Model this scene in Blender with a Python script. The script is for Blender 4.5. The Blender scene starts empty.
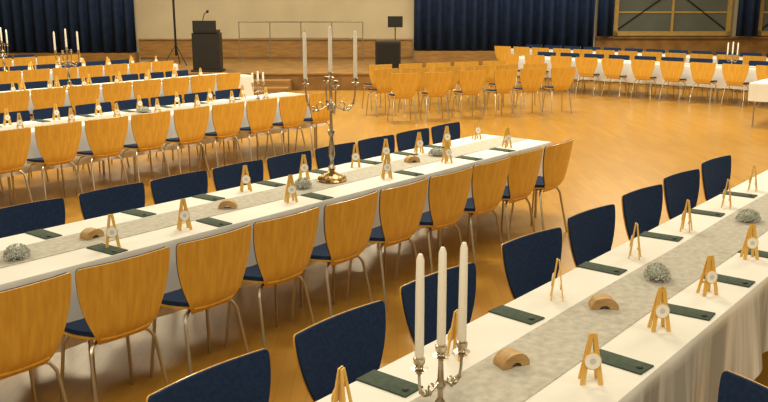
import bpy, bmesh, math, random
from mathutils import Vector, Matrix, noise
random.seed(7)
C = bpy.context.scene.collection
PI = math.pi
# ------------------------------------------------------------------ camera
F = 850.0; CAMH = 2.1
PITCH = math.atan(201 / F)
AL = math.radians(39.3)
ca, sa, cp, sp = math.cos(AL), math.sin(AL), math.cos(PITCH), math.sin(PITCH)
cam = bpy.data.cameras.new('camera'); cam.sensor_width = 36; cam.lens = F / 768 * 36
cam.clip_end = 200
co = bpy.data.objects.new('camera', cam); C.objects.link(co)
co.location = (0, 0, CAMH); co.rotation_euler = (PI / 2 - PITCH, 0, AL - PI / 2)
bpy.context.scene.camera = co
try:
    bpy.context.scene.view_settings.view_transform = 'Standard'
except Exception as e:
    print(e)

def along(px, Y, z):
    """distance along a table row (at offset Y, height z) measured off the photograph"""
    q = (px - 384) / F; h = CAMH - z
    return (ca * Y + q * (cp * sa * Y + h * sp)) / (sa - q * cp * ca)

# ------------------------------------------------------------------ materials
def mat(name, col, rough=.5, metal=0., col2=None, scale=8., bump=0., stretch=(1, 1, 1), coat=0., spec=.5, sheen=0., detail=4, ramp=(.35, .65)):
    m = bpy.data.materials.new(name); m.use_nodes = True
    nt = m.node_tree; b = nt.nodes['Principled BSDF']
    b.inputs['Roughness'].default_value = rough; b.inputs['Metallic'].default_value = metal
    b.inputs['Specular IOR Level'].default_value = spec
    b.inputs['Coat Weight'].default_value = coat; b.inputs['Sheen Weight'].default_value = sheen
    col2 = col2 or tuple(c * .82 for c in col)
    tc = nt.nodes.new('ShaderNodeTexCoord'); mp = nt.nodes.new('ShaderNodeMapping')
    mp.inputs['Scale'].default_value = stretch
    nz = nt.nodes.new('ShaderNodeTexNoise'); nz.inputs['Scale'].default_value = scale; nz.inputs['Detail'].default_value = detail
    rp = nt.nodes.new('ShaderNodeValToRGB')
    rp.color_ramp.elements[0].position = ramp[0]; rp.color_ramp.elements[1].position = ramp[1]
    rp.color_ramp.elements[0].color = (*col2, 1); rp.color_ramp.elements[1].color = (*col, 1)
    L = nt.links
    L.new(tc.outputs['Object'], mp.inputs['Vector']); L.new(mp.outputs[0], nz.inputs['Vector'])
    L.new(nz.outputs['Fac'], rp.inputs[0]); L.new(rp.outputs[0], b.inputs['Base Color'])
    if bump:
        bp = nt.nodes.new('ShaderNodeBump'); bp.inputs['Strength'].default_value = bump; bp.inputs['Distance'].default_value = .01
        L.new(nz.outputs['Fac'], bp.inputs['Height']); L.new(bp.outputs[0], b.inputs['Normal'])
    return m

M_wood = mat('beech_plywood', (.68, .385, .055), .40, col2=(.58, .30, .038), scale=3, stretch=(14, 14, 1.2), coat=.15)
M_navy = mat('navy_upholstery', (.012, .031, .090), .9, col2=(.008, .022, .066), scale=60, bump=.1, spec=.25)
M_chrome = mat('dull_metal_tube', (.56, .51, .42), .32, metal=1., scale=3)
M_cloth = mat('white_tablecloth', (.77, .755, .73), .85, col2=(.70, .685, .66), scale=2.2, bump=.12, spec=.3)
M_runner = mat('grey_runner', (.52, .495, .445), .9, col2=(.38, .36, .32), scale=26, bump=.2, ramp=(.3, .7), spec=.2, detail=5)
M_green = mat('grey_green_napkin', (.074, .100, .080), .95, col2=(.056, .078, .062), scale=40, bump=.15, spec=.2)
M_pale = mat('pale_wood', (.76, .48, .11), .55, col2=(.67, .39, .08), scale=4, stretch=(8, 8, 1))
M_oak = mat('tan_wood', (.50, .32, .13), .6, col2=(.36, .21, .075), scale=16, stretch=(1, 5, 5), bump=.15)
M_silver = mat('aged_silver', (.60, .53, .42), .28, metal=1., col2=(.34, .27, .18), scale=20)
M_bronze = mat('golden_brown_metal', (.50, .33, .14), .32, metal=1., col2=(.25, .15, .06), scale=14)
M_wax = mat('ivory_wax', (.93, .90, .83), .5, scale=4, col2=(.90, .87, .79))
M_wick = mat('wick', (.03, .025, .02), .9)
M_leaf = mat('grey_green_foliage', (.42, .45, .40), .9, col2=(.28, .31, .27), scale=60, spec=.2)
M_bloom = mat('dried_white_bloom', (.66, .66, .62), .95, col2=(.50, .51, .48), scale=80, spec=.2)
M_nut = mat('dark_cone', (.16, .11, .06), .7)
M_sweet = mat('dark_foil', (.035, .042, .032), .7)
M_curt = mat('navy_curtain', (.010, .027, .082), .8, col2=(.007, .018, .056), scale=5, spec=.3)
M_wall = mat('cream_plaster', (.49, .42, .285), .8, col2=(.44, .37, .25), scale=1.2)
M_dado = mat('brown_panelling', (.32, .165, .040), .5, col2=(.22, .11, .026), scale=3, stretch=(1, 1, 8))
M_stage = mat('stage_boards', (.28, .145, .036), .5, col2=(.18, .09, .022), scale=3)
M_black = mat('black_laminate', (.008, .0075, .0075), .5)
M_dark = mat('black_metal', (.015, .014, .013), .35, metal=.3)
M_frame = mat('golden_window_frame', (.42, .27, .08), .45)
M_pane = mat('dusky_glass', (.105, .120, .108), .2, col2=(.075, .088, .078), scale=.9)
M_table = mat('table_laminate', (.35, .22, .1), .5)
M_rail = mat('pale_rail', (.22, .18, .13), .4, metal=.3)

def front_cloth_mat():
    """white cloth with fold shading painted on its hanging part as soft grey vertical streaks"""
    m = mat('white_tablecloth_fold_shade', (.77, .755, .73), .85, col2=(.70, .685, .66), scale=2.2, bump=.12, spec=.3)
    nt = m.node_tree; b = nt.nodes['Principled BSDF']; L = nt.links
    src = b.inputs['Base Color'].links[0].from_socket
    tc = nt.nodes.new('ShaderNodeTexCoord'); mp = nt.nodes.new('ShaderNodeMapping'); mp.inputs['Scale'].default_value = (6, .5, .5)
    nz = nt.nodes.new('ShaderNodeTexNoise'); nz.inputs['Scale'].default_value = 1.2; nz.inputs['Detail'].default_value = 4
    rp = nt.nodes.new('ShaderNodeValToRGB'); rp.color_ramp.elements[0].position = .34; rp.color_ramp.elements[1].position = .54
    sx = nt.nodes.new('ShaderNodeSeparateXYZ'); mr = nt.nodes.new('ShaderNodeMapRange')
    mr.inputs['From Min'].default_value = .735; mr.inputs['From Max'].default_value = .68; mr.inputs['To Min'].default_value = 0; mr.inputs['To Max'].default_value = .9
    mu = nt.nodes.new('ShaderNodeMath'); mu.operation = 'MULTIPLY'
    mx = nt.nodes.new('ShaderNodeMix'); mx.data_type = 'RGBA'; mx.inputs['B'].default_value = (.31, .305, .29, 1)  # grey of the fold shading, mixed into the cloth colour
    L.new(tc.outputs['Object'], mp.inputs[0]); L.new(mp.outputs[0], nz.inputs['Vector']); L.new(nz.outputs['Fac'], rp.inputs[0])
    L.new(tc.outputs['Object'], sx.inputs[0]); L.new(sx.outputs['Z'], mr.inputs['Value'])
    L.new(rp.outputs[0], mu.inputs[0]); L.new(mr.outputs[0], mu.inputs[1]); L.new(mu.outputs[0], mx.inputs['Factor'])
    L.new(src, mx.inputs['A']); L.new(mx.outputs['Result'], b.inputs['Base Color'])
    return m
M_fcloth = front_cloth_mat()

def disc_mat():
    m = bpy.data.materials.new('printed_disc'); m.use_nodes = True
    nt = m.node_tree; b = nt.nodes['Principled BSDF']; b.inputs['Roughness'].default_value = .6
    tc = nt.nodes.new('ShaderNodeTexCoord'); mp = nt.nodes.new('ShaderNodeMapping')
    mp.inputs['Location'].default_value = (0, 0, -.090)
    gr = nt.nodes.new('ShaderNodeVectorMath'); gr.operation = 'LENGTH'
    mul = nt.nodes.new('ShaderNodeVectorMath'); mul.operation = 'MULTIPLY'; mul.inputs[1].default_value = (1, 0, 1)
    rp = nt.nodes.new('ShaderNodeValToRGB'); rp.color_ramp.interpolation = 'CONSTANT'
    W = (.88, .86, .80, 1); G = (.60, .61, .58, 1)
    e = rp.color_ramp.elements; e[0].position = 0; e[0].color = G; e[1].position = .0085; e[1].color = W
    for p, c in ((.0175, G), (.0190, W)):
        k = e.new(p); k.color = c
    L = nt.links
    L.new(tc.outputs['Object'], mp.inputs[0]); L.new(mp.outputs[0], mul.inputs[0]); L.new(mul.outputs[0], gr.inputs[0])
    L.new(gr.outputs['Value'], rp.inputs[0]); L.new(rp.outputs[0], b.inputs['Base Color'])
    return m
M_disc = disc_mat()

def floor_mat():
    m = bpy.data.materials.new('parquet'); m.use_nodes = True
    nt = m.node_tree; b = nt.nodes['Principled BSDF']; L = nt.links
    tc = nt.nodes.new('ShaderNodeTexCoord'); mp = nt.nodes.new('ShaderNodeMapping')
    br = nt.nodes.new('ShaderNodeTexBrick')
    br.inputs['Scale'].default_value = 1; br.inputs['Brick Width'].default_value = .6; br.inputs['Row Height'].default_value = .085
    br.inputs['Mortar Size'].default_value = .0012; br.offset = .37
    br.inputs['Color1'].default_value = (.485, .255, .040, 1); br.inputs['Color2'].default_value = (.415, .208, .031, 1)
    br.inputs['Mortar'].default_value = (.27, .13, .022, 1)
    nz = nt.nodes.new('ShaderNodeTexNoise'); nz.inputs['Scale'].default_value = .5; nz.inputs['Detail'].default_value = 3
    mx = nt.nodes.new('ShaderNodeMix'); mx.data_type = 'RGBA'; mx.blend_type = 'MULTIPLY'; mx.inputs['Factor'].default_value = .2
    L.new(tc.outputs['Object'], mp.inputs[0]); L.new(mp.outputs[0], br.inputs['Vector']); L.new(tc.outputs['Object'], nz.inputs['Vector'])
    L.new(br.outputs['Color'], mx.inputs['A']); L.new(nz.outputs['Fac'], mx.inputs['B']); L.new(mx.outputs['Result'], b.inputs['Base Color'])
    b.inputs['Roughness'].default_value = .28
    b.inputs['Specular IOR Level'].default_value = .38
    b.inputs['Specular Tint'].default_value = (1, .84, .54, 1)
    return m
M_floor = floor_mat()

# ------------------------------------------------------------------ mesh helpers
def obj(name, bm, m, parent=None, smooth=True, loc=None, rotz=0):
    me = bpy.data.meshes.new(name)
    bmesh.ops.recalc_face_normals(bm, faces=bm.faces)
    bm.to_mesh(me); bm.free(); me.materials.append(m)
    if smooth:
        for p in me.polygons: p.use_smooth = True
        try: me.set_sharp_from_angle(angle=math.radians(38))
        except Exception: pass
    o = bpy.data.objects.new(name, me); C.objects.link(o); o.parent = parent
    if loc: o.location = loc
    if rotz: o.rotation_euler.z = rotz
    return o
def tag(o, label, cat, group=None):
    o['label'] = label; o['category'] = cat
    if group: o['group'] = group
    return o
def empty(name, label, cat, loc=(0, 0, 0), rotz=0, group=None):
    o = bpy.data.objects.new(name, None); C.objects.link(o); o.empty_display_size = .1
    o.location = loc; o.rotation_euler.z = rotz
    return tag(o, label, cat, group)
def dup(root, loc, rotz, label, group=None):
    r = root.copy(); C.objects.link(r); r.location = loc; r.rotation_euler = (0, 0, rotz); r['label'] = label
    if group: r['group'] = group
    for ch in root.children:
        c = ch.copy(); C.objects.link(c); c.parent = r
        for g in ch.children:
            d = g.copy(); C.objects.link(d); d.parent = c
    return r
def box(bm, x0, x1, y0, y1, z0, z1, bev=0):
    r = bmesh.ops.create_cube(bm, size=1)
    vs = r['verts']
    for v in vs:
        v.co = Vector(((x0 + x1) / 2 + v.co.x * (x1 - x0), (y0 + y1) / 2 + v.co.y * (y1 - y0), (z0 + z1) / 2 + v.co.z * (z1 - z0)))
    if bev:
        es = {e for v in vs for e in v.link_edges}
        bmesh.ops.bevel(bm, geom=list(es), offset=bev, segments=2, affect='EDGES', profile=.6)
def tube(bm, pts, rad, n=8):
    pts = [Vector(p) for p in pts]
    if not isinstance(rad, (list, tuple)): rad = [rad] * len(pts)
    rings = []; ref = None
    for i, p in enumerate(pts):
        t = (pts[min(i + 1, len(pts) - 1)] - pts[max(i - 1, 0)]).normalized()
        if ref is None: ref = Vector((1, 0, 0)) if abs(t.x) < .8 else Vector((0, 1, 0))
        a = t.cross(ref).normalized(); b = t.cross(a).normalized()
        rings.append([bm.verts.new(p + rad[i] * (math.cos(k * 2 * PI / n) * a + math.sin(k * 2 * PI / n) * b)) for k in range(n)])
    for i in range(len(rings) - 1):
        for k in range(n):
            bm.faces.new((rings[i][k], rings[i][(k + 1) % n], rings[i + 1][(k + 1) % n], rings[i + 1][k]))
    bm.faces.new(rings[0][::-1]); bm.faces.new(rings[-1])
def lathe(bm, prof, n=20, c=(0, 0, 0)):
    rings = []
    for r, z in prof:
        rings.append([bm.verts.new((c[0] + r * math.cos(k * 2 * PI / n), c[1] + r * math.sin(k * 2 * PI / n), c[2] + z)) for k in range(n)])
    for i in range(len(rings) - 1):
        for k in range(n):
            bm.faces.new((rings[i][k], rings[i][(k + 1) % n], rings[i + 1][(k + 1) % n], rings[i + 1][k]))
    bm.faces.new(rings[0][::-1]); bm.faces.new(rings[-1])
def sheet(bm, fn, nu, nv, t0, t1):
    """closed shell around fn(u,v): offsets t0..t1 along the surface normal"""
    P = [[Vector(fn(i / nu, j / nv)) for j in range(nv + 1)] for i in range(nu + 1)]
    N = [[None] * (nv + 1) for _ in range(nu + 1)]
    for i in range(nu + 1):
        for j in range(nv + 1):
            du = P[min(i + 1, nu)][j] - P[max(i - 1, 0)][j]; dv = P[i][min(j + 1, nv)] - P[i][max(j - 1, 0)]
            N[i][j] = du.cross(dv).normalized()
    A = [[bm.verts.new(P[i][j] + N[i][j] * t0) for j in range(nv + 1)] for i in range(nu + 1)]
    B = [[bm.verts.new(P[i][j] + N[i][j] * t1) for j in range(nv + 1)] for i in range(nu + 1)]
    for i in range(nu):
        for j in range(nv):
            bm.faces.new((A[i][j], A[i + 1][j], A[i + 1][j + 1], A[i][j + 1]))
            bm.faces.new((B[i][j], B[i][j + 1], B[i + 1][j + 1], B[i + 1][j]))
    for i in range(nu):
        bm.faces.new((A[i][0], B[i][0], B[i + 1][0], A[i + 1][0])); bm.faces.new((A[i][nv], A[i + 1][nv], B[i + 1][nv], B[i][nv]))
    for j in range(nv):
        bm.faces.new((A[0][j], A[0][j + 1], B[0][j + 1], B[0][j])); bm.faces.new((A[nu][j], B[nu][j], B[nu][j + 1], A[nu][j + 1]))

# ------------------------------------------------------------------ setting
def struct(name, bm, m, loc=None, rotz=0, parent=None, smooth=False):
    o = obj(name, bm, m, parent, smooth, loc, rotz)
    if parent is None: o['kind'] = 'structure'
    return o
def hp(a, l, z=0): return (a * ca - l * sa, a * sa + l * ca, z)
bm = bmesh.new(); box(bm, -8, 34, -22, 22, -.1, 0); struct('floor', bm, M_floor, rotz=AL)
bm = bmesh.new(); box(bm, 26, 26.25, -16, 16, 0, 4.6); struct('wall_back', bm, M_wall, rotz=AL)
bm = bmesh.new(); box(bm, -4, 25.99, 14.5, 14.75, 0, 4.6); struct('wall_left', bm, M_wall, rotz=AL)
bm = bmesh.new(); box(bm, -4, 25.99, -14.75, -14.5, 0, 4.6); struct('wall_right', bm, M_wall, rotz=AL)
bm = bmesh.new(); box(bm, 25.9, 25.995, -.85, 7.35, .41, .93); box(bm, 25.86, 25.995, -.85, 7.35, .93, .97); struct('trim_1', bm, M_dado, rotz=AL)
bm = bmesh.new(); box(bm, 25.6, 25.995, -6.3, -.9, 0, .62); struct('trim_2', bm, M_dado, rotz=AL)
bm = bmesh.new(); box(bm, 25.6, 25.995, 7.4, 14.3, 0, .56); struct('trim_3', bm, M_dado, rotz=AL)
bm = bmesh.new(); box(bm, 25.93, 25.995, -14.3, -6.35, 0, .98); box(bm, 25.85, 25.995, -14.3, -6.35, .98, 1.03); struct('trim_4', bm, M_stage, rotz=AL)
def window(n, l0, l1, z0, z1, cross):
    bm = bmesh.new(); f = .13
    for (a, b, c, d) in ((l0, l1, z0, z0 + f), (l0, l1, z1 - f, z1), (l0, l0 + f, z0, z1), (l1 - f, l1, z0, z1)):
        box(bm, 25.88, 25.99, a, b, c, d)
    for c in cross: box(bm, 25.90, 25.985, c - .035, c + .035, z0, z1)
    box(bm, 25.92, 25.985, l0, l1, 1.72, 1.77)
    w = struct('window_%d' % n, bm, M_frame, rotz=AL)
    bm = bmesh.new(); box(bm, 25.95, 25.98, l0 + .1, l1 - .1, z0 + .1, z1 - .1)
    obj('pane', bm, M_pane, w, False)
    bm = bmesh.new(); lm = (l0 + l1) / 2
    tube(bm, [(25.925, l1 - .15, 1.25), (25.925, lm, 2.4)], .02, 6); tube(bm, [(25.925, l0 + .15, 1.25), (25.925, lm, 2.4)], .02, 6)
    obj('brace', bm, M_dark, w)
window(1, -10.35, -6.85, 1.06, 3.2, (-8.6,))
window(2, -14.2, -11.15, 1.06, 3.2, (-12.7,))
def curtain(l0, l1, z0, z1, a, label):
    bm = bmesh.new(); n = int((l1 - l0) / .035); rows = []
    for j in range(2):
        z = (z0, z1)[j]
        rows.append([bm.verts.new((a + .095 * math.sin(i * .035 * 2 * PI / .33 + .6 * math.sin(i * .13)), l0 + (l1 - l0) * i / n, z)) for i in range(n + 1)])
    for i in range(n): bm.faces.new((rows[0][i], rows[0][i + 1], rows[1][i + 1], rows[1][i]))
    o = obj('curtain', bm, M_curt, None, True, rotz=AL)
    md = o.modifiers.new('s', 'SOLIDIFY'); md.thickness = .01
    return tag(o, label, 'curtain')
curtain(7.4, 14.2, .58, 3.6, 25.8, 'navy blue pleated curtain at the left end of the back wall')
curtain(-6.25, -.9, .64, 3.6, 25.8, 'wide navy blue pleated curtain between the white wall and the windows')
curtain(-6.8, -6.32, 1.05, 3.6, 25.72, 'narrow navy curtain strip just left of the large window')
curtain(-11.1, -10.45, 1.05, 3.6, 25.72, 'narrow navy curtain strip just right of the large window')
bm = bmesh.new(); box(bm, 20.4, 25.84, -.8, 6.7, 0, .36); box(bm, 20.36, 25.84, -.84, 6.74, .36, .4)
for k in range(9): box(bm, 20.38, 20.40, -.8 + k * .925, -.76 + k * .925, 0, .36)
o = obj('stage', bm, M_stage, None, False, rotz=AL); tag(o, 'low wooden stage platform in front of the white back wall', 'stage')
st = empty('stage_steps', 'brown wooden steps leading up to the stage front', 'steps', (0, 0, 0), AL)
bm = bmesh.new(); box(bm, 19.9, 20.34, 2.2, 4.1, .0, .27, .01); obj('step', bm, M_dado, st, False)
bm = bmesh.new(); box(bm, 19.45, 19.89, 2.2, 4.1, .0, .14, .01); obj('step', bm, M_dado, st, False)
t = empty('lectern', 'black lectern with microphone standing on the stage', 'lectern', hp(21, 4.3, .4), AL)
bm = bmesh.new(); box(bm, -.25, .25, -.38, .38, 0, .05, .01); obj('base', bm, M_black, t, False)
bm = bmesh.new(); box(bm, -.2, .2, -.33, .33, .05, .93, .01); obj('body', bm, M_black, t, False)
bm = bmesh.new(); box(bm, -.26, .26, -.28, .28, .93, 1.0, .01); box(bm, -.27, -.23, -.28, .28, .97, 1.22); obj('top', bm, M_black, t, False)
bm = bmesh.new(); tube(bm, [(.1, .1, 1.0), (.1, .1, 1.25), (.14, .06, 1.38), (.2, .0, 1.42)], .011, 6); lathe(bm, [(.012, 0), (.032, .02), (.032, .06), (.012, .08)], 8, (.2, .0, 1.39)); obj('microphone', bm, M_dark, t)
t = empty('light_stand', 'tall black tripod stand on the stage left of the lectern', 'stand', hp(23, 5.55, .4), AL)
bm = bmesh.new(); tube(bm, [(0, 0, .25), (0, 0, 2.3)], .03, 8); obj('pole', bm, M_dark, t)
for k in range(3):
    bm = bmesh.new(); a = k * 2 * PI / 3; tube(bm, [(0, 0, .55), (.35 * math.cos(a), .35 * math.sin(a), .01)], .012, 6); obj('leg', bm, M_dark, t)
t = empty('railing', 'thin grey metal railing along the back of the stage', 'railing', (0, 0, 0), AL)
bm = bmesh.new(); tube(bm, [(24.5, .6, 1.5), (24.5, 4.1, 1.5)], .016, 8); obj('top_rail', bm, M_rail, t)
bm = bmesh.new(); tube(bm, [(24.5, .6, 1.05), (24.5, 4.1, 1.05)], .012, 8); obj('lower_rail', bm, M_rail, t)
for k in range(5):
    bm = bmesh.new(); l = .6 + k * .875; tube(bm, [(24.5, l, .4), (24.5, l, 1.5)], .014, 8); obj('post', bm, M_rail, t)
t = empty('loudspeaker', 'black loudspeaker cabinet standing at the right end of the stage', 'loudspeaker', hp(21.9, -.1, .4), AL)
bm = bmesh.new(); box(bm, -.25, .25, -.32, .32, 0, .70, .02); obj('cabinet', bm, M_black, t, False)
bm = bmesh.new(); box(bm, -.265, -.252, -.27, .27, .05, .65, .004); obj('grille', bm, M_dark, t, False)
t = empty('music_stand', 'slim black music stand behind the loudspeaker on the stage', 'music stand', hp(23.2, -.3, .4), AL)
bm = bmesh.new(); tube(bm, [(0, 0, .02), (0, 0, 1.15)], .014, 6); obj('pole', bm, M_dark, t)
bm = bmesh.new(); box(bm, -.02, .0, -.2, .2, 1.0, 1.28); box(bm, -.07, .0, -.2, .2, .99, 1.005); obj('desk', bm, M_dark, t, False)
for k in range(3):
    bm = bmesh.new(); a = k * 2 * PI / 3; tube(bm, [(0, 0, .2), (.22 * math.cos(a), .22 * math.sin(a), .008)], .008, 6); obj('leg', bm, M_dark, t)

# ------------------------------------------------------------------ chair prototype (faces +y)
def back_w(v):
    w = .137 + .125 * (1 - (1 - min(v / .95, 1)) ** 2.1)
    t = max(0, (v - .94) / .06)
    w -= .014 * (1 - math.sqrt(max(0, 1 - t * t)))
    return w
def back_fn(u, v, k=1.0, inset=0):
    v = 1 - (1 - v) ** 1.7
    s = (u * 2 - 1)
    w = back_w(v) * k
    x = s * w
    z = .412 + (.416 - inset) * v
    y = -.180 - .055 * v + (.0375 if v <= 0 else max(0, .15 - v) * .25)
    y += .024 * (x / .25) ** 2
    return (x, y, z)
def seat_fn(u, v):
    s = u * 2 - 1
    w = .140 + .075 * math.sin(min(v * 1.25, 1) * PI / 2) - (.03 * ((v - .8) / .2) ** 2 if v > .8 else 0)
    y = -.170 + .335 * v - .02 * abs(s) ** 3 * max(0, v - .7) / .3
    z = .445 - .006 * math.sin(v * PI) + .010 * s * s - (.03 * ((v - .75) / .25) ** 2 if v > .75 else 0)
    return (s * w, y, z)
def make_chair():
    t = empty('banquet_chair', 'x', 'chair')
    bm = bmesh.new(); sheet(bm, back_fn, 12, 18, -.0035, .0035); obj('backrest', bm, M_wood, t)
    bm = bmesh.new(); sheet(bm, lambda u, v: back_fn(u, .07 + v * .93, .993, .001), 12, 16, -.016, -.004); obj('back_pad', bm, M_navy, t)
    bm = bmesh.new(); sheet(bm, seat_fn, 10, 12, -.011, 0); obj('seat', bm, M_wood, t)
    bm = bmesh.new(); sheet(bm, lambda u, v: seat_fn(.02 + u * .96, .07 + v * .92), 10, 12, .0005, .024); obj('seat_pad', bm, M_navy, t)
    for sx in (-1, 1):
        bm = bmesh.new(); tube(bm, [(sx * .11, .08, .425), (sx * .165, .11, .40), (sx * .185, .125, .36), (sx * .215, .155, .0)], .0095); obj('leg', bm, M_chrome, t)
        bm = bmesh.new(); tube(bm, [(sx * .11, -.10, .425), (sx * .165, -.12, .40), (sx * .185, -.14, .36), (sx * .215, -.215, .0)], .0095); obj('leg', bm, M_chrome, t)
    bm = bmesh.new()
    tube(bm, [(0, -.10, .425), (-.10, -.10, .425), (-.112, -.088, .425), (-.112, .068, .425), (-.10, .08, .425), (.10, .08, .425), (.112, .068, .425), (.112, -.088, .425), (.10, -.10, .425), (.001, -.10, .425)], .008, 6)
    obj('seat_frame', bm, M_chrome, t)
    return t
chair = make_chair(); first = [True]
ORD = ['first', 'second', 'third', 'fourth', 'fifth', 'sixth', 'seventh', 'eighth', 'ninth', 'tenth', 'eleventh', 'twelfth', 'thirteenth', 'fourteenth', 'fifteenth']
def place_chair(x, y, rz, label, group, tall=1.0, wide=1.0, jit=.03):
    rz += random.uniform(-jit, jit)
    if first[0]:
        first[0] = False; chair.location = (x, y, 0); chair.rotation_euler.z = rz; chair['label'] = label; chair['group'] = group; r = chair
    else:
        r = dup(chair, (x, y, 0), rz, label, group)
    r.scale = (wide, 1, tall)
    return r

# ------------------------------------------------------------------ table, cloth, runner
HALF = .402; TOP = .74
def cloth_bm(x0, x1, half, hem, seed, A=1.0):
    rnd = random.Random(seed); bm = bmesh.new()
    per = []
    e = .006
    def add(p0, p1, n):
        seg = (Vector(p1) - Vector(p0)); k = max(2, int(seg.length / .02))
        for i in range(k): per.append((Vector(p0) + seg * (i / k), Vector(n)))
    add((x0 - e, -half - e), (x1 + e, -half - e), (0, -1)); add((x1 + e, -half - e), (x1 + e, half + e), (1, 0))
    add((x1 + e, half + e), (x0 - e, half + e), (0, 1)); add((x0 - e, half + e), (x0 - e, -half - e), (-1, 0))
    ph = [rnd.uniform(0, 6) for _ in range(4)]
    N = len(per); rings = []
    LV = [0, .02, .08, .2, .4, .7, 1]
    for j, lv in enumerate(LV):
        ring = []
        for i, (p, n) in enumerate(per):
            d = i * .02
            front = A > 1 and n.y < -.5
            if front:
                w = .5 + .5 * math.sin(d * 11 + ph[0] + math.sin(d * 2.9 + ph[1]) * 2.2 + lv * .5 * math.sin(d * 5.1))
                k = .5 + .5 * noise.noise(Vector((d * 1.6, 3.3, 1.7)))
                off = .003 + .105 * lv ** .9 * (w ** 1.4) * max(.12, k)
            else:
                amp = .006 * lv ** .6
                off = amp * (1.2 + math.sin(d * 19 + ph[0] + math.sin(d * 2.3 + ph[1]) * 2) + .6 * math.sin(d * 33 + ph[2])) + (.002 if j else -.004)
            z = TOP + .006 - (TOP + .006 - hem) * lv + (-.004 if j == 1 else 0)
            if j == 0: z = TOP + .008; off = -.004
            if lv == 1: z += .006 * math.sin(d * 8 + ph[3])
            q = p + n * max(off, -.004)
            ring.append(bm.verts.new((q.x, q.y, z)))
        rings.append(ring)
    for j in range(len(LV) - 1):
        for i in range(N):
            bm.faces.new((rings[j][i], rings[j][(i + 1) % N], rings[j + 1][(i + 1) % N], rings[j + 1][i]))
    bm.faces.new(rings[0])
    return bm
def table(x0, x1, yc, tname, rot=0, org=None, hem=.32, amp=1.0):
    org = org or (0, yc, 0)
    t = empty('banquet_table', 'long folding table under the white cloth, %s' % tname, 'table', org, rot)
    bm = bmesh.new(); box(bm, x0, x1, -HALF, HALF, TOP - .03, TOP, .004); obj('tabletop', bm, M_table, t, False)
    n = max(2, int(round((x1 - x0) / 1.7)) + 1)
    for i in range(n):
        x = x0 + .12 + (x1 - x0 - .24) * i / (n - 1)
        for s in (-1, 1):
            bm = bmesh.new(); tube(bm, [(x, s * (HALF - .07), 0), (x, s * (HALF - .07), TOP - .03)], .014, 8); obj('leg', bm, M_chrome, t)
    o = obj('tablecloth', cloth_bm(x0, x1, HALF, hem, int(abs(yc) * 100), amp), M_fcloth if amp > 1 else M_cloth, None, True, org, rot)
    tag(o, 'white tablecloth hanging in folds over the %s' % tname, 'tablecloth')
    bm = bmesh.new(); nx = int((x1 - x0) / .1)
    def rf(u, v): return (x0 + (x1 - x0) * u, (v - .5) * .30 + .004 * math.sin(u * (x1 - x0) * 3), 0)
    sheet(bm, rf, nx, 4, 0, .0015)
    o = obj('table_runner', bm, M_runner, None, True, (org[0], org[1], TOP + .0095), rot)
    tag(o, 'grey patterned runner down the middle of the %s' % tname, 'table runner')
TZ = TOP + .0085

# ------------------------------------------------------------------ small things
def bars(bm, rows, h, lean, ya, yb):
    for pts in rows:
        f = [bm.verts.new((x, (h - z) * lean + ya, z)) for x, z in pts]; b = [bm.verts.new((x, (h - z) * lean + yb, z)) for x, z in pts]
        bm.faces.new(f); bm.faces.new(b[::-1]); m = len(pts)
        for i in range(m): bm.faces.new((f[i], f[(i + 1) % m], b[(i + 1) % m], b[i]))
def make_stand():
    t = empty('card_stand', 'x', 'card stand')
    h = .190; lean = .11
    bm = bmesh.new()
    bars(bm, [[(s * .042, 0), (s * .025, 0), (-s * .002, h), (s * .014, h)] for s in (-1, 1)], h, -lean, -.007, -.001)
    obj('front_frame', bm, M_pale, t, False)
    bm = bmesh.new()
    bars(bm, [[(s * .038, 0), (s * .023, 0), (-s * .001, h * .98), (s * .012, h * .98)] for s in (-1, 1)], h, lean * 1.25, .001, .006)
    box(bm, -.025, .025, .014, .020, .05, .060)
    obj('rear_frame', bm, M_pale, t, False)
    n = 20; zc = .090; y0 = -(h - zc) * lean - .0075
    def disc(R, ya, th):
        bm = bmesh.new()
        A = [bm.verts.new((R * math.cos(k * 2 * PI / n), ya + (R * math.sin(k * 2 * PI / n)) * lean, zc + R * math.sin(k * 2 * PI / n))) for k in range(n)]
        B = [bm.verts.new((v.co.x, v.co.y - th, v.co.z)) for v in A]
        bm.faces.new(A); bm.faces.new(B[::-1])
        for k in range(n): bm.faces.new((A[k], A[(k + 1) % n], B[(k + 1) % n], B[k]))
        return bm
    obj('backing_ring', disc(.0325, y0, .004), M_pale, t, False)
    obj('disc', disc(.0290, y0 - .0045, .0015), M_disc, t, False)
    return t
stand = make_stand(); sf = [True]
def place_stand(x, y, rz, label, group):
    rz += random.uniform(-.2, .2)
    if sf[0]:
        sf[0] = False; stand.location = (x, y, TZ); stand.rotation_euler.z = rz; stand['label'] = label; stand['group'] = group; return
    dup(stand, (x, y, TZ), rz, label, group)

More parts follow.
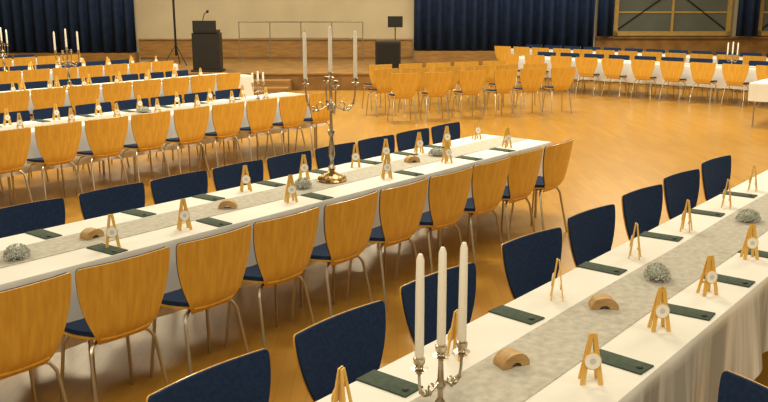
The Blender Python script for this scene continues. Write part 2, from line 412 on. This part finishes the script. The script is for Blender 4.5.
def nap_bm():
    bm = bmesh.new()
    box(bm, -.053, .053, -.115, .115, 0, .003, .001); box(bm, -.051, .053, -.114, .113, .0032, .006, .001)
    return bm
nap0 = [None]; sw0 = [None]
def place_napkin(x, y, label, group, rz=0, sweet=None):
    rz += random.uniform(-.08, .08)
    if nap0[0] is None:
        o = obj('napkin', nap_bm(), M_green, None, True); nap0[0] = o
        tag(o, label, 'napkin', group)
    else:
        o = nap0[0].copy(); C.objects.link(o); o['label'] = label; o['group'] = group
    o.location = (x, y, TZ); o.rotation_euler.z = rz
    if sweet:
        if sw0[0] is None:
            bm = bmesh.new(); lathe(bm, [(.009, 0), (.0125, .002), (.013, .004), (.010, .007), (.004, .008)], 14)
            s = obj('wrapped_sweet', bm, M_sweet); sw0[0] = s; tag(s, sweet, 'sweet', 'wrapped sweets on the napkins')
        else:
            s = sw0[0].copy(); C.objects.link(s); s['label'] = sweet
        s.location = (x - .012, y - .085, TZ + .0065)

def arch_block(x, y, rz, label, seed, z=TOP + .011):
    bm = bmesh.new(); n = 16
    rnd = random.Random(seed)
    R, wd = .062, .036
    jt = [1 + rnd.uniform(-.02, .02) for _ in range(n + 1)]
    outer = [(R * jt[k] * math.cos(PI - k * PI / n), R * .88 * jt[k] * math.sin(k * PI / n) ** .85) for k in range(n + 1)]
    inner = [(.024 * math.cos(k * PI / n), .019 * math.sin(k * PI / n)) for k in range(n + 1)]
    pts = outer + inner
    f = [bm.verts.new((a, -wd, b)) for a, b in pts]; g = [bm.verts.new((a * .95, wd, b * .96)) for a, b in pts]
    m = len(pts)
    for i in range(n):
        bm.faces.new((f[i], f[i + 1], f[m - 2 - i], f[m - 1 - i])); bm.faces.new((g[i], g[m - 1 - i], g[m - 2 - i], g[i + 1]))
    for i in range(m): bm.faces.new((f[i], g[i], g[(i + 1) % m], f[(i + 1) % m]))
    bmesh.ops.bevel(bm, geom=[e for e in bm.edges if len(e.link_faces) == 2 and e.calc_face_angle(0) > 1], offset=.007, segments=3, affect='EDGES')
    o = obj('wooden_arch', bm, M_oak, None, True, (x, y, z), rz); tag(o, label, 'wooden ornament', 'wooden arch ornaments on the runners')

def flower(x, y, label, seed, z=TOP + .011):
    rnd = random.Random(seed)
    t = empty('flower_posy', label, 'flowers', (x, y, z), rnd.uniform(0, 3), 'dried flower posies on the runners')
    def pt(k=1):
        a = rnd.uniform(0, 2 * PI); u = rnd.uniform(.02, 1); r = math.sqrt(1 - u * u * .9)
        return Vector((.082 * r * math.cos(a) * k, .060 * r * math.sin(a) * k, .010 + .056 * u * k))
    bm = bmesh.new()
    for i in range(260):
        p = pt(.97); d = (p + Vector((rnd.uniform(-.05, .05), rnd.uniform(-.05, .05), rnd.uniform(-.03, .05)))).normalized()
        s = d.cross(Vector((rnd.random(), rnd.random(), rnd.random()))).normalized() * .0025
        q = p + d * .014; q.z = max(q.z, .003)
        v = [bm.verts.new(c) for c in (p, (p + q) / 2 + s, q, (p + q) / 2 - s)]; bm.faces.new(v)
    obj('leaves', bm, M_leaf, t, False)
    bm = bmesh.new()
    for i in range(420):
        p = pt(rnd.uniform(.96, 1.13)); r = rnd.uniform(.0018, .0042)
        bmesh.ops.create_icosphere(bm, subdivisions=1, radius=r, matrix=Matrix.Translation(p))
    obj('blooms', bm, M_bloom, t, True)
    bm = bmesh.new()
    bmesh.ops.create_icosphere(bm, subdivisions=2, radius=.053, matrix=Matrix.Translation((0, 0, .029)) @ Matrix.Diagonal((1.42, 1, .54, 1)))
    obj('moss_base', bm, M_leaf, t)
    for i in range(3):
        bm = bmesh.new(); p = pt(1.0); bmesh.ops.create_icosphere(bm, subdivisions=1, radius=.006, matrix=Matrix.Translation(p))
        obj('cone', bm, M_nut, t)

def candle_thing(loc, ln, label):
    t = empty('taper_candle', label, 'candle', loc)
    bm = bmesh.new(); lathe(bm, [(.0115, 0), (.0148, .01), (.0142, ln * .6), (.0128, ln * .94), (.007, ln - .003), (.002, ln)], 14); obj('wax', bm, M_wax, t)
    bm = bmesh.new(); tube(bm, [(0, 0, ln - .001), (.001, 0, ln + .012)], .0012, 5); obj('wick', bm, M_wick, t)
def cup_bm(c, k=1.0):
    bm = bmesh.new(); lathe(bm, [(r * k, z) for r, z in [(.004, -.024), (.010, -.018), (.006, -.010), (.026, -.003), (.029, 0), (.014, .002), (.011, .006), (.018, .018), (.020, .034), (.015, .036)]], 16, c); return bm
def candelabrum(x, y, rz, tall, where, ln=.34, z=TOP + .011, arms_n=4, R=.19, f=1.0):
    t = empty('candelabrum', '%s candelabrum %s' % (('tall branched metal' if tall else 'low three-armed silver'), where), 'candelabrum', (x, y, z), rz)
    H = .79 * f if tall else .215
    if tall:
        bm = bmesh.new(); lathe(bm, [(.112, 0), (.115, .010), (.098, .020), (.092, .036), (.055, .052), (.036, .068), (.024, .085)], 24)
        for k in range(6):
            a = k * PI / 3; bmesh.ops.create_icosphere(bm, subdivisions=2, radius=.022, matrix=Matrix.Translation((.09 * math.cos(a), .09 * math.sin(a), .024)))
        obj('base', bm, M_bronze, t)
        bm = bmesh.new(); lathe(bm, [(r, zz if zz < .1 else .085 + (zz - .085) * (H - .085) / .705) for r, zz in [(.024, .085), (.034, .099), (.018, .125), (.013, .16), (.026, .20), (.022, .26), (.012, .34), (.024, .365), (.028, .385), (.013, .40), (.011, .47), (.010, .54), (.026, .56), (.031, .585), (.012, .61), (.010, .70), (.016, .77)]], 16); obj('stem', bm, M_silver, t)
        dirs = [(math.cos(i * 2 * PI / arms_n), math.sin(i * 2 * PI / arms_n)) for i in range(arms_n)]; zc = H - .045; z0 = H - .2
    else:
        bm = bmesh.new(); lathe(bm, [(.056, 0), (.058, .006), (.048, .014), (.032, .02), (.016, .034)], 24); obj('base', bm, M_silver, t)
        bm = bmesh.new(); lathe(bm, [(.014, .034), (.020, .046), (.010, .062), (.009, .09), (.019, .11), (.011, .13), (.008, H - .02)], 14); obj('stem', bm, M_silver, t)
        dirs = [(1, 0), (-1, 0)]; R = .10; zc = H - .015; z0 = .125
    tips = [(0, 0, H)]
    for dx, dy in dirs:
        bm = bmesh.new(); pts = []
        for i in range(17):
            s = i / 16
            r = R * (.04 + .96 * math.sin(s * PI / 2) ** .9) if s > 0 else .005
            zz = z0 + (zc - .024 - z0) * s ** 2.4 - (.065 if tall else .04) * math.sin(s * PI)
            pts.append((dx * r, dy * r, zz))
        rr = .0062 if tall else .0048
        tube(bm, pts, rr, 8)
        for (c0, q0, zz0, sgn) in ((.42, .17, -.01, 1), (.74, .12, -.035 if tall else -.02, -1)):
            cx = R * c0; q = R * q0; sc = []
            for i in range(19):
                a = -PI / 2 + i / 18 * 1.8 * PI * sgn; k = q * (1 - .6 * i / 18)
                sc.append((dx * (cx + k * math.cos(a)), dy * (cx + k * math.cos(a)), z0 + zz0 + k * math.sin(a)))
            tube(bm, sc, rr * .75, 6)
        for s in (.35, .7):
            p = pts[int(s * 16)]; bmesh.ops.create_icosphere(bm, subdivisions=1, radius=rr * 2, matrix=Matrix.Translation(p))
        obj('arm', bm, M_silver, t); tips.append((dx * R, dy * R, zc))
    for c in tips: obj('candle_cup', cup_bm(c), M_silver, t)
    use = [0, 1, 3] if (tall and arms_n == 4) else [0, 1, 2]
    nm = ['middle', 'right', 'left']
    for j, u in enumerate(use):
        c = tips[u]; v = Matrix.Rotation(rz, 3, 'Z') @ Vector(c)
        candle_thing((x + v.x, y + v.y, z + v.z + .0365), ln + random.uniform(-.008, .008), 'ivory taper candle, %s one of the candelabrum %s' % (nm[j], where))

# ------------------------------------------------------------------ rows
OFF = .615
BT = .20   # back of the chair behind its origin
nearB = [1.74 + .558 * i for i in range(10)]
farB = [2.66] + [3.30 + .578 * i for i in range(8)]
farA = [along(p, 1.49 + OFF + BT, .82) for p in (211, 341, 440, 533, 593, 644, 683, 718)]
rows = [
 ('front right table', 1.49, .95, 9.0, [], farA),
 ('middle table', 4.35, .6, 7.40, nearB, farB),
 ('third table', 8.90, 2.6, 9.0, [3.46 + .565 * i for i in range(10)], [4.35 + .56 * i for i in range(8)]),
 ('fourth table', 12.3, 4.4, 10.7, [5.3 + .56 * i for i in range(9)], [6.0 + .56 * i for i in range(8)]),
 ('fifth table', 15.7, 6.2, 11.6, [7.0 + .56 * i for i in range(8)], [7.6 + .56 * i for i in range(7)]),
 ('sixth table', 19.1, 8.2, 11.4, [8.6 + .56 * i for i in range(5)], [8.9 + .56 * i for i in range(4)]),
]
for (nm, yc, x0, x1, near, far) in rows:
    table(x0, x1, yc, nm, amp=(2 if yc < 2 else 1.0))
    n = len(near)
    for i, x in enumerate(near):
        place_chair(x, yc - OFF - random.uniform(0, .02), 0, 'beech-backed chair, %s from the far end, near side of the %s' % (ORD[n - 1 - i], nm), 'chairs along the near side of the ' + nm, 1.045, jit=.03)
    n = len(far)
    for i, x in enumerate(far):
        tw = .10 if (yc < 2 and i > 1) else 0
        place_chair(x, yc + OFF + tw * .15, PI - tw, 'navy-padded chair, %s from the far end, far side of the %s' % (ORD[n - 1 - i], nm), 'chairs along the far side of the ' + nm, .945 if yc < 2 else .985, 1.06 if yc < 2 else 1.0)
for i, (x, y, r) in enumerate(((2.62, .70, 1.1), (3.24, .68, 1.1))):
    place_chair(x, y, r, ('navy chair nearest the bottom right corner' if i == 0 else 'navy chair cut by the right edge') + ', near side of the front right table', 'chairs along the near side of the front right table')

def row_things(nm, yc, px_sn, px_sf, px_nn, px_nf, rn=-.35, rf=PI):
    for side, lst, dy, rz in (('near', px_sn, -.25, rn), ('far', px_sf, .24, rf)):
        xs = sorted(lst); n = len(xs)
        for i, x in enumerate(xs): place_stand(x, yc + dy + random.uniform(-.02, .02), rz, 'wooden A-shaped card stand, %s from far end, %s side of %s' % (ORD[n - 1 - i], side, nm), 'card stands on the ' + nm)
    for side, lst, dy in (('near', px_nn, -.28), ('far', px_nf, .285)):
        xs = sorted(lst); n = len(xs)
        for i, x in enumerate(xs):
            sw = 'small dark sweet on the napkin %s from far end, %s side of %s' % (ORD[n - 1 - i], side, nm) if yc < 5 else None
            place_napkin(x, yc + dy, 'folded dark green napkin, %s from far end, %s side of %s' % (ORD[n - 1 - i], side, nm), 'napkins on the ' + nm, 0, sw)
A = lambda l, Y: [along(p, Y, TZ) for p in l]
row_things('front right table', 1.5, A((585, 655, 703, 750), 1.25), A((340, 455, 559, 634, 683, 725, 754), 1.74), A((622, 688, 730, 764), 1.21), A((388, 515, 601, 660, 704, 738), 1.79), rn=-.75, rf=PI + .3)
row_things('middle table', 4.35, A((112, 183, 291, 386, 448, 508), 4.1), A((247, 303, 355, 384, 418, 448, 478), 4.59), A((108, 215, 318, 410, 470, 503), 4.06), A((43, 138, 208, 270, 322, 368, 405, 436), 4.64), rn=-.5, rf=-.6)
row_things('third table', 8.9, [3.9 + .585 * i for i in range(8)], [4.6 + .57 * i for i in range(7)], [3.75 + .585 * i for i in range(8)], [4.45 + .57 * i for i in range(7)], rf=-.3)
row_things('fourth table', 12.3, [6.2 + .57 * i for i in range(7)], [6.6 + .57 * i for i in range(6)], [6.0 + .57 * i for i in range(8)], [])
row_things('fifth table', 15.7, [8.3 + .57 * i for i in range(6)], [8.6 + .57 * i for i in range(5)], [], [])
arch_block(along(511, 1.53, TZ), 1.53, -.4, 'tan wooden arch beside the low candelabrum on the front right table', 1)
arch_block(along(603, 1.53, TZ), 1.53, -.9, 'tan wooden arch before the flower posy on the front right table', 2)
arch_block(along(92, 4.35, TZ), 4.35, .1, 'tan wooden arch near the left end of the middle table', 3)
arch_block(along(228, 4.3, TZ), 4.3, -.8, 'tan wooden arch left of the tall candelabrum, middle table', 4)
arch_block(along(412, 4.35, TZ), 4.35, -.4, 'tan wooden arch toward the far end of the middle table', 5)
flower(along(657, 1.5, TZ), 1.5, 'grey dried flower posy, nearer one on the front right table', 1)
flower(along(748, 1.5, TZ), 1.5, 'grey dried flower posy, farther one on the front right table', 2)
flower(along(17, 4.3, TZ), 4.3, 'grey dried flower posy at the left end of the middle table', 3)
flower(along(303, 4.35, TZ), 4.35, 'grey dried flower posy beside the tall candelabrum', 4)
flower(along(438, 4.35, TZ), 4.35, 'grey dried flower posy toward the far end of the middle table', 5)
flower(6.2, 8.9, 'grey dried flower posy on the third table', 6)
candelabrum(along(440, 1.5, TZ), 1.5, -.15, False, 'on the front right table')
candelabrum(along(332, 4.35, TZ), 4.35, AL - PI / 2 + .25, True, 'on the middle table')
candelabrum(along(70, 12.3, TZ), 12.3, AL - PI / 2, True, 'on the fourth table', ln=.28, f=.76, R=.18)
candelabrum(along(5, 15.7, TZ), 15.7, AL - PI / 2, True, 'on the fifth table', ln=.26, f=.72, R=.10)
candelabrum(8.1, 8.9, 0, False, 'on the third table', ln=.14)

# rows of chairs without a table, in front of the wide curtain
dA, dL = 1.35, -3.0; dn = math.hypot(dA, dL); dA /= dn; dL /= dn
for r, (off, n, s0) in enumerate(((0, 6, .0), (1.0, 6, .05), (2.0, 5, .4))):
    for i in range(n):
        s = s0 + .655 * i + random.uniform(-.02, .02)
        a = 14.9 + dA * s - dL * off; l = -.3 + dL * s + dA * off
        p = hp(a, l)
        place_chair(p[0], p[1], AL - PI / 2 + math.atan2(dA, -dL) + random.uniform(-.16, .16), 'beech-backed chair, %s from left, %s row of the group before the curtain' % (ORD[i], ('front', 'second', 'rear')[r]), 'free chairs before the wide curtain', 1.06, 1.0)
def cross_table(xc, y0, y1, nm, nn, nf):
    table(0, y1 - y0, xc, nm, PI / 2, (xc, y0, 0))
    for i in range(nn):
        y = y0 + .35 + i * (y1 - y0 - .7) / (nn - 1)
        place_chair(xc - OFF - .03 - random.uniform(0, .12), y, -PI / 2, 'beech-backed chair, %s from the right, near side of the %s' % (ORD[i], nm), 'chairs along the near side of the ' + nm, 1.04, jit=.08)
    for i in range(nf):
        y = y0 + .35 + i * (y1 - y0 - .7) / (nf - 1)
        place_chair(xc + OFF + .03, y, PI / 2, 'navy-padded chair, %s from the right, far side of the %s' % (ORD[i], nm), 'chairs along the far side of the ' + nm)
cross_table(18.5, 4.4, 10.9, 'crosswise back table', 10, 10)
cross_table(21.4, 4.9, 12.9, 'crosswise table under windows', 13, 13)
candelabrum(18.5, 5.75, PI / 2, False, 'on the crosswise back table', ln=.25)
table(15.0, 16.9, 3.93, 'short table at the right edge', hem=.45)

# ------------------------------------------------------------------ light
w = bpy.data.worlds.new('world'); bpy.context.scene.world = w; w.use_nodes = True
bg = w.node_tree.nodes['Background']; bg.inputs[0].default_value = (1, .84, .56, 1); bg.inputs[1].default_value = .45
def area(a, l, z, sx, sy, p, col=(1, .87, .61)):
    d = bpy.data.lights.new('ceiling_lamp', 'AREA'); d.shape = 'RECTANGLE'; d.size = sx; d.size_y = sy; d.energy = p; d.color = col
    o = bpy.data.objects.new('ceiling_lamp', d); C.objects.link(o); o.location = hp(a, l, z); o.rotation_euler.z = AL
for a, p in ((1, 125), (9, 265), (15, 300), (21, 300)):
    for l in (-6, 0, 6): area(a, l, 5.2, 1.2, 2.4, p)
